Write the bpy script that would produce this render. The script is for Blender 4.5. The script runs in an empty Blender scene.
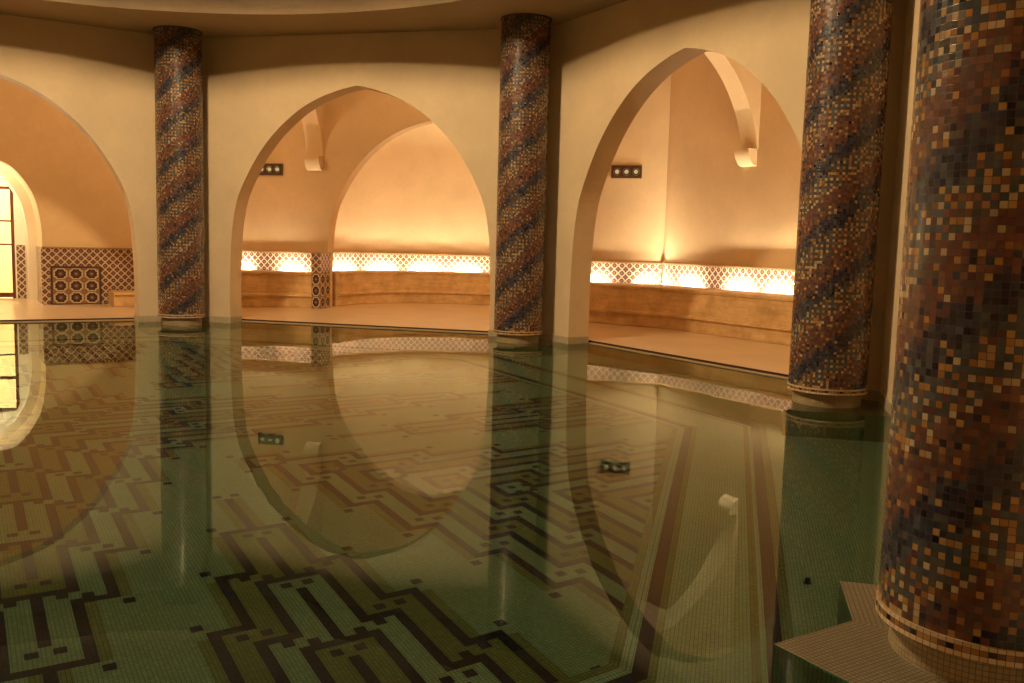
import bpy, bmesh, math, random
from math import sin, cos, tan, pi, radians, hypot, atan2, sqrt
import numpy as np

SC = bpy.context.scene
COL = SC.collection
random.seed(7)

# ------------------------------------------------------------------ setting sizes (metres)
ANG8 = [k * 45 for k in range(8)]
SIDE = {0: 'east', 45: 'northeast', 90: 'north', 135: 'northwest', 180: 'west',
        225: 'southwest', 270: 'south', 315: 'southeast'}
T22 = tan(radians(22.5))
RCOL = 6.170            # circle the columns stand on
RSH = 0.30              # shaft radius
D_IN0, D_IN1 = 6.13, 6.43   # arcade wall faces
D_OUT = 9.30            # outer gallery wall
Z_SOF = 3.887           # soffit the columns carry
Z_GAL = 4.60            # gallery ceiling
Z_FL = 0.03             # gallery floor (water is z = 0)
Z_PIER = -0.012          # pier tops lie just under the water
DEPTH = 0.95            # pool depth
D_PIER = 5.35           # pool-side edge of the column piers
HW = 1.88               # arch half width
TILE = 0.0245


def P(ang, d, lat, z):
    a = radians(ang)
    return (d * cos(a) - lat * sin(a), d * sin(a) + lat * cos(a), z)


# ------------------------------------------------------------------ mesh builder
class MB:
    def __init__(self):
        self.v, self.f, self.uv, self.m, self.c = [], [], [], [], []

    def face(self, pts, uvs=None, mat=0, col=None):
        i = len(self.v)
        self.v += [tuple(p) for p in pts]
        self.f.append(tuple(range(i, i + len(pts))))
        self.uv.append(uvs if uvs else [(p[0], p[1]) for p in pts])
        self.m.append(mat)
        self.c.append(col)

    def box(self, fn, a0, a1, b0, b1, z0, z1, mat=0):
        """box in the coordinates of fn(a, b, z) -> world; UVs in metres"""
        q = lambda a, b, z: fn(a, b, z)
        self.face([q(a0, b0, z1), q(a1, b0, z1), q(a1, b1, z1), q(a0, b1, z1)], [(b0, a0), (b0, a1), (b1, a1), (b1, a0)], mat)
        self.face([q(a0, b1, z0), q(a1, b1, z0), q(a1, b0, z0), q(a0, b0, z0)], [(b1, a0), (b1, a1), (b0, a1), (b0, a0)], mat)
        for (x0, y0, x1, y1) in ((a0, b0, a1, b0), (a1, b0, a1, b1), (a1, b1, a0, b1), (a0, b1, a0, b0)):
            L0, L1 = (y0, y1) if x0 == x1 else (x0, x1)
            self.face([q(x0, y0, z0), q(x1, y1, z0), q(x1, y1, z1), q(x0, y0, z1)],
                      [(L0, z0), (L1, z0), (L1, z1), (L0, z1)], mat)

    def prism(self, poly, z0, z1, mat=0, cap=True):
        n = len(poly)
        if cap:
            self.face([(x, y, z1) for x, y in poly], None, mat)
            self.face([(x, y, z0) for x, y in reversed(poly)], None, mat)
        s = 0
        for i in range(n):
            (x0, y0), (x1, y1) = poly[i], poly[(i + 1) % n]
            L = hypot(x1 - x0, y1 - y0)
            self.face([(x0, y0, z0), (x1, y1, z0), (x1, y1, z1), (x0, y0, z1)],
                      [(s, z0), (s + L, z0), (s + L, z1), (s, z1)], mat)
            s += L

    def lathe(self, prof, cx, cy, n=64, mat=0, circ=None):
        """prof: list of (r, z)"""
        s = 0
        for (r0, z0), (r1, z1) in zip(prof, prof[1:]):
            L = hypot(r1 - r0, z1 - z0)
            for k in range(n):
                a, b = 2 * pi * k / n, 2 * pi * (k + 1) / n
                U = circ if circ else max(r0, r1) * 2 * pi
                self.face([(cx + r0 * cos(a), cy + r0 * sin(a), z0), (cx + r0 * cos(b), cy + r0 * sin(b), z0),
                           (cx + r1 * cos(b), cy + r1 * sin(b), z1), (cx + r1 * cos(a), cy + r1 * sin(a), z1)],
                          [(U * k / n, s), (U * (k + 1) / n, s), (U * (k + 1) / n, s + L), (U * k / n, s + L)], mat)
            s += L

    def build(self, name, mats, parent=None, loc=None, smooth=None, merge=True, bevel=None):
        me = bpy.data.meshes.new(name)
        me.from_pydata(self.v, [], self.f)
        uvl = me.uv_layers.new(name='UVMap')
        flat = [c for u in self.uv for p in u for c in p]
        uvl.data.foreach_set('uv', flat)
        if any(c is not None for c in self.c):
            at = me.color_attributes.new('tile', 'FLOAT_COLOR', 'CORNER')
            cols = []
            for f, c in zip(self.f, self.c):
                cols += list(c if c is not None else (0, 0, 0, 1)) * len(f)
            at.data.foreach_set('color', cols)
        if not isinstance(mats, (list, tuple)):
            mats = [mats]
        for m in mats:
            me.materials.append(m)
        me.polygons.foreach_set('material_index', self.m)
        if merge:
            bm = bmesh.new()
            bm.from_mesh(me)
            bmesh.ops.remove_doubles(bm, verts=bm.verts, dist=1e-5)
            bm.to_mesh(me)
            bm.free()
        if smooth:
            me.polygons.foreach_set('use_smooth', [True] * len(me.polygons))
            me.set_sharp_from_angle(angle=radians(smooth))
        me.update()
        o = bpy.data.objects.new(name, me)
        COL.objects.link(o)
        if parent:
            o.parent = parent
        if loc:
            o.location = loc
        if bevel:
            md = o.modifiers.new('bevel', 'BEVEL')
            md.width, md.segments, md.limit_method = bevel, 2, 'ANGLE'
        return o


def empty(name, loc, rz=0.0):
    o = bpy.data.objects.new(name, None)
    COL.objects.link(o)
    o.location = loc
    o.rotation_euler = (0, 0, rz)
    o.empty_display_size = 0.2
    return o


def tag(o, label=None, cat=None, group=None, kind=None):
    if label: o['label'] = label
    if cat: o['category'] = cat
    if group: o['group'] = group
    if kind: o['kind'] = kind
    return o


def struct(o):
    o['kind'] = 'structure'
    return o


# ------------------------------------------------------------------ node helpers
class NT:
    def __init__(self, name):
        self.mat = bpy.data.materials.new(name)
        self.mat.use_nodes = True
        self.t = self.mat.node_tree
        self.bsdf = self.t.nodes['Principled BSDF']
        self.out = self.t.nodes['Material Output']

    def n(self, typ, **kw):
        nd = self.t.nodes.new(typ)
        for k, v in kw.items():
            setattr(nd, k, v)
        return nd

    def put(self, sock, val):
        if isinstance(val, bpy.types.NodeSocket):
            self.t.links.new(val, sock)
        else:
            sock.default_value = val

    def m(self, op, a, b=None, c=None):
        nd = self.n('ShaderNodeMath', operation=op)
        self.put(nd.inputs[0], a)
        if b is not None: self.put(nd.inputs[1], b)
        if c is not None: self.put(nd.inputs[2], c)
        return nd.outputs[0]

    def mix(self, fac, a, b, blend='MIX'):
        nd = self.n('ShaderNodeMix', data_type='RGBA', blend_type=blend)
        self.put(nd.inputs[0], fac)
        self.put(nd.inputs[6], a if isinstance(a, bpy.types.NodeSocket) else (*a, 1))
        self.put(nd.inputs[7], b if isinstance(b, bpy.types.NodeSocket) else (*b, 1))
        return nd.outputs[2]

    def uv(self):
        nd = self.n('ShaderNodeUVMap')
        sp = self.n('ShaderNodeSeparateXYZ')
        self.t.links.new(nd.outputs[0], sp.inputs[0])
        return nd.outputs[0], sp.outputs[0], sp.outputs[1]

    def objco(self):
        return self.n('ShaderNodeTexCoord').outputs['Object']

    def noise(self, vec, scale, detail=4, rough=0.55):
        nd = self.n('ShaderNodeTexNoise')
        self.put(nd.inputs['Vector'], vec)
        nd.inputs['Scale'].default_value = scale
        nd.inputs['Detail'].default_value = detail
        nd.inputs['Roughness'].default_value = rough
        return nd.outputs[0]

    def ramp(self, fac, lo, hi):
        nd = self.n('ShaderNodeMapRange')
        self.put(nd.inputs[0], fac)
        nd.inputs[1].default_value, nd.inputs[2].default_value = lo, hi
        return nd.outputs[0]

    def bump(self, h, strength, dist=0.01):
        nd = self.n('ShaderNodeBump')
        nd.inputs['Strength'].default_value = strength
        nd.inputs['Distance'].default_value = dist
        self.put(nd.inputs['Height'], h)
        self.t.links.new(nd.outputs[0], self.bsdf.inputs['Normal'])

    def fin(self, color, rough=0.5, spec=0.5):
        self.put(self.bsdf.inputs['Base Color'], color if isinstance(color, bpy.types.NodeSocket) else (*color, 1))
        self.put(self.bsdf.inputs['Roughness'], rough)
        self.bsdf.inputs['Specular IOR Level'].default_value = spec
        return self.mat


def plaster(name, base, var=0.12, rough=0.55):
    t = NT(name)
    co = t.objco()
    a = t.ramp(t.noise(co, 1.3, 6, 0.6), 0.3, 0.7)
    b = t.ramp(t.noise(co, 14, 5, 0.65), 0.3, 0.7)
    dark = tuple(c * (1 - var) for c in base)
    lite = tuple(min(1, c * (1 + var * 0.5)) for c in base)
    c1 = t.mix(a, dark, lite)
    c2 = t.mix(t.m('MULTIPLY', b, 0.25), c1, tuple(c * (1 - var * 1.6) for c in base))
    t.bump(t.noise(co, 22, 6, 0.7), 0.08, 0.01)
    return t.fin(c2, rough, 0.25)


def stone(name, base, dark, scale=3.0, rough=0.35, vein=0.35):
    t = NT(name)
    co = t.objco()
    a = t.ramp(t.noise(co, scale, 8, 0.65), 0.35, 0.7)
    mp = t.n('ShaderNodeMapping')
    mp.inputs['Scale'].default_value = (1.0, 1.0, 9.0)
    t.put(mp.inputs[0], co)
    v = t.ramp(t.noise(mp.outputs[0], 2.2, 8, 0.7), 0.45, 0.75)
    c = t.mix(a, base, dark)
    c = t.mix(t.m('MULTIPLY', v, vein), c, tuple(x * 0.5 for x in dark))
    pits = t.ramp(t.noise(co, 26, 3, 0.6), 0.66, 0.78)
    c = t.mix(t.m('MULTIPLY', pits, 0.5), c, tuple(x * 0.45 for x in dark))
    t.bump(t.noise(co, 12, 6, 0.6), 0.05, 0.01)
    return t.fin(c, rough, 0.45)


def mosaic(name, base, var=0.16, tile=TILE * 2 / 3, grout=0.4, rough=0.3, hue=None, patch=0.15, gw=0.42, spec=0.5):
    """small square glass tiles on the UV grid (UVs in metres)"""
    t = NT(name)
    _, u, v = t.uv()
    us, vs = t.m('DIVIDE', u, tile), t.m('DIVIDE', v, tile)
    fu, fv = t.m('FRACT', us), t.m('FRACT', vs)
    cmb = t.n('ShaderNodeCombineXYZ')
    t.put(cmb.inputs[0], t.m('FLOOR', us))
    t.put(cmb.inputs[1], t.m('FLOOR', vs))
    wn = t.n('ShaderNodeTexWhiteNoise', noise_dimensions='2D')
    t.put(wn.inputs['Vector'], cmb.outputs[0])
    r = wn.outputs['Value']
    lo = tuple(c * (1 - var) for c in base)
    hi = tuple(min(1, c * (1 + var)) for c in base)
    c = t.mix(r, lo, hi)
    if hue:
        w2 = t.n('ShaderNodeTexWhiteNoise', noise_dimensions='3D')
        t.put(w2.inputs['Vector'], cmb.outputs[0])
        c = t.mix(t.m('MULTIPLY', t.m('GREATER_THAN', w2.outputs['Value'], 0.72), 0.6), c, hue)
    if patch:
        co = t.objco()
        pt = t.ramp(t.noise(co, 2.4, 3, 0.5), 0.35, 0.65)
        c = t.mix(t.m('MULTIPLY', pt, patch), c, tuple(x * 0.6 for x in base))
    e = t.m('MAXIMUM', t.m('ABSOLUTE', t.m('SUBTRACT', fu, 0.5)), t.m('ABSOLUTE', t.m('SUBTRACT', fv, 0.5)))
    g = t.m('GREATER_THAN', e, gw)
    c = t.mix(g, c, tuple(x * grout for x in base))
    t.bump(t.m('SUBTRACT', 1.0, g), 0.15, 0.002)
    return t.fin(c, rough, spec)


def shaft_material():
    t = NT('spiral_mosaic')
    at = t.n('ShaderNodeAttribute', attribute_name='tile')
    _, u, v = t.uv()
    fu, fv = t.m('FRACT', u), t.m('FRACT', v)
    e = t.m('MAXIMUM', t.m('ABSOLUTE', t.m('SUBTRACT', fu, 0.5)), t.m('ABSOLUTE', t.m('SUBTRACT', fv, 0.5)))
    g = t.m('GREATER_THAN', e, 0.455)
    c = t.mix(g, at.outputs['Color'], (0.075, 0.055, 0.045))
    cmb = t.n('ShaderNodeCombineXYZ')
    t.put(cmb.inputs[0], t.m('FLOOR', u))
    t.put(cmb.inputs[1], t.m('FLOOR', v))
    wn = t.n('ShaderNodeTexWhiteNoise', noise_dimensions='2D')
    t.put(wn.inputs['Vector'], cmb.outputs[0])
    t.bump(t.m('ADD', t.m('SUBTRACT', 1.0, g), t.m('MULTIPLY', wn.outputs['Value'], 0.5)), 0.22, 0.003)
    rough = t.m('ADD', 0.16, t.m('MULTIPLY', wn.outputs['Value'], 0.25))
    return t.fin(c, rough, 0.5)


def lattice_tile(name, cell=0.121, ground=(0.40, 0.29, 0.20), dark=(0.14, 0.066, 0.05), line=(0.72, 0.63, 0.50)):
    """glazed tiles: diamond net with a ring flower in every diamond"""
    t = NT(name)
    _, u, v = t.uv()
    px = t.m('SUBTRACT', t.m('FRACT', t.m('DIVIDE', u, cell)), 0.5)
    py = t.m('SUBTRACT', t.m('FRACT', t.m('DIVIDE', v, cell)), 0.5)
    ax, ay = t.m('ABSOLUTE', px), t.m('ABSOLUTE', py)
    man = t.m('ADD', ax, ay)
    r = t.m('SQRT', t.m('ADD', t.m('MULTIPLY', px, px), t.m('MULTIPLY', py, py)))
    bx, by = t.m('SUBTRACT', 0.5, ax), t.m('SUBTRACT', 0.5, ay)
    net = t.m('LESS_THAN', t.m('ABSOLUTE', t.m('SUBTRACT', man, 0.5)), 0.045)
    ring = t.m('MULTIPLY', t.m('LESS_THAN', r, 0.28), t.m('GREATER_THAN', r, 0.09))
    # four-petal plus at the diamond corners
    plus = t.m('MULTIPLY', t.m('LESS_THAN', t.m('MINIMUM', bx, by), 0.075), t.m('LESS_THAN', t.m('ADD', bx, by), 0.36))
    petal = t.m('MULTIPLY', t.m('LESS_THAN', t.m('ABSOLUTE', t.m('SUBTRACT', t.m('ADD', bx, by), 0.30)), 0.08),
                t.m('GREATER_THAN', man, 0.56))
    dk = t.m('MAXIMUM', t.m('MAXIMUM', ring, plus), petal)
    c = t.mix(dk, ground, dark)
    c = t.mix(t.m('LESS_THAN', r, 0.05), c, dark)
    c = t.mix(net, c, line)
    co = t.objco()
    c = t.mix(t.m('MULTIPLY', t.ramp(t.noise(co, 9, 4), 0.35, 0.7), 0.25), c, dark)
    return t.fin(c, 0.25, 0.5)


def rosette_tile(name, cx=0.232, cy=0.195):
    t = NT(name)
    _, u, v = t.uv()
    px = t.m('SUBTRACT', t.m('FRACT', t.m('DIVIDE', u, cx)), 0.5)
    py = t.m('SUBTRACT', t.m('FRACT', t.m('DIVIDE', v, cy)), 0.5)
    r = t.m('SQRT', t.m('ADD', t.m('MULTIPLY', px, px), t.m('MULTIPLY', t.m('MULTIPLY', py, py), 0.85)))
    th = t.m('ARCTAN2', py, px)
    wob = t.m('MULTIPLY', t.m('COSINE', t.m('MULTIPLY', th, 8.0)), 0.025)
    ro = t.m('ADD', r, wob)
    ax, ay = t.m('ABSOLUTE', px), t.m('ABSOLUTE', py)
    bx, by = t.m('SUBTRACT', 0.5, ax), t.m('SUBTRACT', 0.5, ay)
    cor = t.m('ADD', bx, by)
    base = (0.36, 0.28, 0.19)
    brown, dark = (0.10, 0.045, 0.028), (0.045, 0.022, 0.022)
    c = t.mix(t.m('MULTIPLY', t.m('LESS_THAN', cor, 0.27), t.m('GREATER_THAN', cor, 0.14)), base, (0.16, 0.075, 0.04))
    c = t.mix(t.m('LESS_THAN', cor, 0.07), c, dark)
    # joining straps
    c = t.mix(t.m('LESS_THAN', t.m('MINIMUM', bx, by), 0.035), c, (0.22, 0.12, 0.06))
    c = t.mix(t.m('MULTIPLY', t.m('LESS_THAN', t.m('ABSOLUTE', t.m('SUBTRACT', ro, 0.40)), 0.025), t.m('GREATER_THAN', cor, 0.30)), c, (0.55, 0.45, 0.32))
    c = t.mix(t.m('LESS_THAN', ro, 0.35), c, dark)
    c = t.mix(t.m('LESS_THAN', ro, 0.22), c, brown)
    c = t.mix(t.m('LESS_THAN', r, 0.10), c, (0.20, 0.16, 0.17))
    return t.fin(c, 0.25, 0.5)


def simple(name, col, rough=0.5, metal=0.0, spec=0.5, var=0.0):
    t = NT(name)
    t.bsdf.inputs['Metallic'].default_value = metal
    if var:
        co = t.objco()
        c = t.mix(t.ramp(t.noise(co, 8, 5), 0.3, 0.7), col, tuple(x * (1 - var) for x in col))
        return t.fin(c, rough, spec)
    return t.fin(col, rough, spec)


def wood(name):
    t = NT(name)
    mp = t.n('ShaderNodeMapping')
    mp.inputs['Scale'].default_value = (14, 14, 1.2)
    t.put(mp.inputs[0], t.objco())
    n = t.ramp(t.noise(mp.outputs[0], 3, 6, 0.6), 0.3, 0.7)
    return t.fin(t.mix(n, (0.16, 0.055, 0.022), (0.07, 0.022, 0.010)), 0.35, 0.4)


def emitter(name, col, strength):
    m = bpy.data.materials.new(name)
    m.use_nodes = True
    nt = m.node_tree
    nt.nodes.remove(nt.nodes['Principled BSDF'])
    e = nt.nodes.new('ShaderNodeEmission')
    e.inputs[0].default_value = (*col, 1)
    e.inputs[1].default_value = strength
    nt.links.new(e.outputs[0], nt.nodes['Material Output'].inputs[0])
    return m


def water_material():
    m = bpy.data.materials.new('pool_water')
    m.use_nodes = True
    nt = m.node_tree
    nt.nodes.remove(nt.nodes['Principled BSDF'])
    g = nt.nodes.new('ShaderNodeBsdfGlass')
    g.distribution = 'GGX'
    g.inputs['Color'].default_value = (*WATER_TINT, 1)
    g.inputs['Roughness'].default_value = 0.0
    g.inputs['IOR'].default_value = 1.33
    tc = nt.nodes.new('ShaderNodeTexCoord')
    n = nt.nodes.new('ShaderNodeTexNoise')
    n.inputs['Scale'].default_value = 2.2
    n.inputs['Detail'].default_value = 2.0
    nt.links.new(tc.outputs['Object'], n.inputs['Vector'])
    b = nt.nodes.new('ShaderNodeBump')
    b.inputs['Strength'].default_value = 0.012
    b.inputs['Distance'].default_value = 0.05
    nt.links.new(n.outputs[0], b.inputs['Height'])
    nt.links.new(b.outputs[0], g.inputs['Normal'])
    nt.links.new(g.outputs[0], nt.nodes['Material Output'].inputs[0])
    return m


def pane_material():
    m = bpy.data.materials.new('door_glass')
    m.use_nodes = True
    nt = m.node_tree
    nt.nodes.remove(nt.nodes['Principled BSDF'])
    tr = nt.nodes.new('ShaderNodeBsdfTransparent')
    tr.inputs[0].default_value = (0.96, 0.91, 0.82, 1)
    gl = nt.nodes.new('ShaderNodeBsdfGlossy')
    gl.inputs['Roughness'].default_value = 0.03
    fr = nt.nodes.new('ShaderNodeFresnel')
    fr.inputs[0].default_value = 1.5
    mx = nt.nodes.new('ShaderNodeMixShader')
    nt.links.new(fr.outputs[0], mx.inputs[0])
    nt.links.new(tr.outputs[0], mx.inputs[1])
    nt.links.new(gl.outputs[0], mx.inputs[2])
    nt.links.new(mx.outputs[0], nt.nodes['Material Output'].inputs[0])
    return m


WATER_TINT = (0.91, 0.98, 0.91)
M_WALL = plaster('arcade_plaster', (0.74, 0.58, 0.385))
M_GAL = plaster('gallery_plaster', (0.73, 0.555, 0.335))
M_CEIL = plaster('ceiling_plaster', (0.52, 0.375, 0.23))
M_PASS = plaster('passage_plaster', (0.82, 0.76, 0.62), 0.05)
M_FLOOR = stone('gallery_floor_stone', (0.64, 0.48, 0.31), (0.54, 0.38, 0.22), 1.6, 0.28, 0.12)
M_BENCH = stone('bench_travertine', (0.72, 0.50, 0.25), (0.47, 0.29, 0.12), 4.0, 0.32, 0.45)
M_SLOT = simple('overflow_slot_shade', (0.05, 0.022, 0.014), 0.6, var=0.3)  # dark brown paints in the shade of the overflow gap
M_LAT = lattice_tile('lattice_tiles')
M_ROS = rosette_tile('rosette_tiles')
M_CAP = simple('dado_cap', (0.42, 0.25, 0.12), 0.4, var=0.3)
M_PALE = mosaic('pale_green_mosaic', (0.25, 0.42, 0.285), 0.14, hue=(0.255, 0.385, 0.215), spec=0.12)
M_NAVY = mosaic('dark_blue_mosaic', (0.015, 0.026, 0.058), 0.5, hue=(0.018, 0.03, 0.095), spec=0.12)
M_OLIVE = mosaic('olive_mosaic', (0.175, 0.255, 0.11), 0.2, hue=(0.20, 0.235, 0.10), spec=0.12)
M_BORD = mosaic('border_green_mosaic', (0.34, 0.52, 0.36), 0.12, hue=(0.32, 0.48, 0.29), spec=0.12)
M_LINE = mosaic('light_line_mosaic', (0.36, 0.55, 0.43), 0.1, spec=0.12)
M_PIER = mosaic('pier_mosaic', (0.235, 0.20, 0.13), 0.12, hue=(0.225, 0.18, 0.115), grout=0.25, gw=0.39)
M_SKIRT = mosaic('skirting_mosaic', (0.58, 0.485, 0.325), 0.12)
M_PLINTH = mosaic('plinth_mosaic', (0.40, 0.32, 0.20), 0.12, grout=0.5)
M_SHAFT = shaft_material()
M_WATER = water_material()
M_METAL = simple('dark_bronze', (0.075, 0.036, 0.018), 0.5, 0.0)
M_RING = simple('brass_ring', (0.30, 0.22, 0.12), 0.3, 0.8)
M_BULB = emitter('bulb_glow', (1.0, 0.74, 0.36), 0.55)
M_HOLE = simple('dark_recess', (0.02, 0.014, 0.01), 0.6)
M_STRIP = emitter('led_strip_glow', (1.0, 0.72, 0.36), 2.0)
M_CHROME = simple('drain_metal', (0.03, 0.03, 0.03), 0.4, 0.5)
M_WOOD = wood('door_wood')
M_PANE = pane_material()
M_DOWN = emitter('downlight_glow', (1.0, 0.90, 0.66), 30.0)

# ------------------------------------------------------------------ arch profile (half width, height)
PROF = [(1.88, 0.0), (1.88, 0.55), (1.868, 0.9), (1.838, 1.34), (1.76, 1.735), (1.625, 2.03), (1.435, 2.34),
        (1.19, 2.63), (0.885, 2.885), (0.59, 3.05), (0.30, 3.155), (0.06, 3.212), (0.0, 3.222)]


def smooth_poly(pts, per=5):
    out = []
    n = len(pts)
    for i in range(n - 1):
        p0, p1, p2, p3 = pts[max(i - 1, 0)], pts[i], pts[i + 1], pts[min(i + 2, n - 1)]
        for s in range(per):
            t = s / per
            out.append(tuple(0.5 * (2 * b + (c - a) * t + (2 * a - 5 * b + 4 * c - d) * t * t + (3 * b - a - 3 * c + d) * t ** 3)
                             for a, b, c, d in zip(p0, p1, p2, p3)))
    out.append(pts[-1])
    return out


BASE_PROF = PROF[:1] + smooth_poly(PROF[1:], 5)


DOOR_PROF = [(0.95, 0.0)] + smooth_poly([(0.95, 0.9), (0.94, 1.3), (0.87, 1.70), (0.745, 1.97), (0.57, 2.19), (0.40, 2.29), (0.2, 2.35), (0.0, 2.37)], 5)


def arch_wall(mb, ang, d0, d1, hw, apex, e0, e1, zb, zt0, zt1, mat=0, shape=None):
    """wall with a pointed arch opening; e0/e1 half lengths of the front and back face"""
    prof = [(w * hw / 1.88, zb + z * (apex - zb) / 3.222) for w, z in BASE_PROF]
    if shape:
        prof = [(w * hw / shape[0][0], zb + z * (apex - zb) / shape[-1][1]) for w, z in shape]
    for sgn in (1, -1):
        for (d, e, zt, flip) in ((d0, e0, zt0, False), (d1, e1, zt1, True)):
            def q(lat, z): return P(ang, d, sgn * lat, z)
            def fc(pts):
                uvs = [(sgn * l, z) for l, z in pts]
                pp = [q(l, z) for l, z in pts]
                if not (flip ^ (sgn < 0)): pp.reverse(); uvs.reverse()
                mb.face(pp, uvs, mat)
            if e > hw:
                zz = [zb] + [z for w, z in prof[1:2]] + [zt]
                fc([(hw, zb), (e, zb), (e, zt), (hw, zt)])
            for (w0, z0), (w1, z1) in zip(prof, prof[1:]):
                if w0 - w1 > 1e-6:
                    fc([(w0, z0), (w0, zt), (w1, zt), (w1, z1)])
        for (w0, z0), (w1, z1) in zip(prof, prof[1:]):
            pts = [P(ang, d0, sgn * w0, z0), P(ang, d1, sgn * w0, z0), P(ang, d1, sgn * w1, z1), P(ang, d0, sgn * w1, z1)]
            uvs = [(d0, z0), (d1, z0), (d1, z1), (d0, z1)]
            if sgn < 0: pts.reverse(); uvs.reverse()
            mb.face(pts, uvs, mat)
    # ends and top
    for sgn in (1, -1):
        if abs(e0 - e1) < 0.3 and e0 > hw:
            mb.face([P(ang, d0, sgn * e0, zb), P(ang, d1, sgn * e1, zb), P(ang, d1, sgn * e1, zt1), P(ang, d0, sgn * e0, zt0)], None, mat)


# ------------------------------------------------------------------ arcade walls round the pool
for a in ANG8:
    mb = MB()
    arch_wall(mb, a, D_IN0, D_IN1, HW, 3.222, D_IN0 * T22, D_IN1 * T22, -0.05, Z_SOF, Z_GAL)
    struct(mb.build('wall_arcade_' + SIDE[a], M_WALL))

# ------------------------------------------------------------------ piers under the columns and skirtings
for a in ANG8:
    c = a + 22.5
    r0, r1 = D_PIER / cos(pi / 8), D_IN1 / cos(pi / 8)
    mb = MB()
    HW_P = 1.85 if a == 315 else HW
    Z_PIER = 0.005 if a == 315 else -0.012      # the nearest ledge stands just clear of the water
    for (an, s) in ((a, 1), (a + 45, -1)):
        # half of the pier belonging to one side of the octagon, its tiles square to that side
        ci = (r0 * cos(radians(c)), r0 * sin(radians(c)))
        co_ = (r1 * cos(radians(c)), r1 * sin(radians(c)))
        A, B = P(an, D_PIER, s * HW_P, 0), P(an, D_IN1, s * HW_P, 0)
        poly = [ci, (A[0], A[1]), (B[0], B[1]), co_]
        if s < 0: poly.reverse()
        uv = []
        for x, y in poly:
            ca, sa = cos(radians(an)), sin(radians(an))
            uv.append((x * ca + y * sa, -x * sa + y * ca))
        def cw(p): return sum(p[i][0] * p[(i + 1) % 4][1] - p[(i + 1) % 4][0] * p[i][1] for i in range(4)) < 0
        if cw(poly): poly.reverse(); uv.reverse()
        mb.face([(x, y, Z_PIER) for x, y in poly], uv)
        w = D_PIER * T22 - HW_P
        mb.face([P(an, D_PIER, s * HW_P, -DEPTH), P(an, D_PIER, s * (HW_P + w), -DEPTH), P(an, D_PIER, s * (HW_P + w), Z_PIER), P(an, D_PIER, s * HW_P, Z_PIER)][::s],
                [(0, -DEPTH), (w, -DEPTH), (w, 0.02), (0, 0.02)][::s], 1)
        L = D_IN1 - D_PIER
        mb.face([P(an, D_IN1, s * HW_P, -DEPTH), P(an, D_PIER, s * HW_P, -DEPTH), P(an, D_PIER, s * HW_P, Z_PIER), P(an, D_IN1, s * HW_P, Z_PIER)][::s],
                [(0, -DEPTH), (L, -DEPTH), (L, 0.02), (0, 0.02)][::s], 1)
    struct(mb.build('floor_pier_' + SIDE[a], [M_PIER, M_PALE]))
    # skirting: mosaic course on the wall foot on both sides of each opening
    mb = MB()
    for s in (1, -1):
        b0, b1 = sorted((s * HW, s * (D_IN0 * T22 - 0.004)))
        mb.box(lambda d, l, z: P(a, d, l, z), D_IN0 - 0.012, D_IN0, b0, b1, 0.0, 0.085)
        b0, b1 = sorted((s * HW, s * (HW - 0.012)))
        mb.box(lambda d, l, z: P(a, d, l, z), D_IN0 - 0.012, D_IN1, b0, b1, 0.0, 0.085)
    struct(mb.build('baseboard_' + SIDE[a], M_SKIRT))

# ------------------------------------------------------------------ pool basin
mb = MB()
H = 188
cls = np.zeros((2 * H, 2 * H), np.int8)


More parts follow.
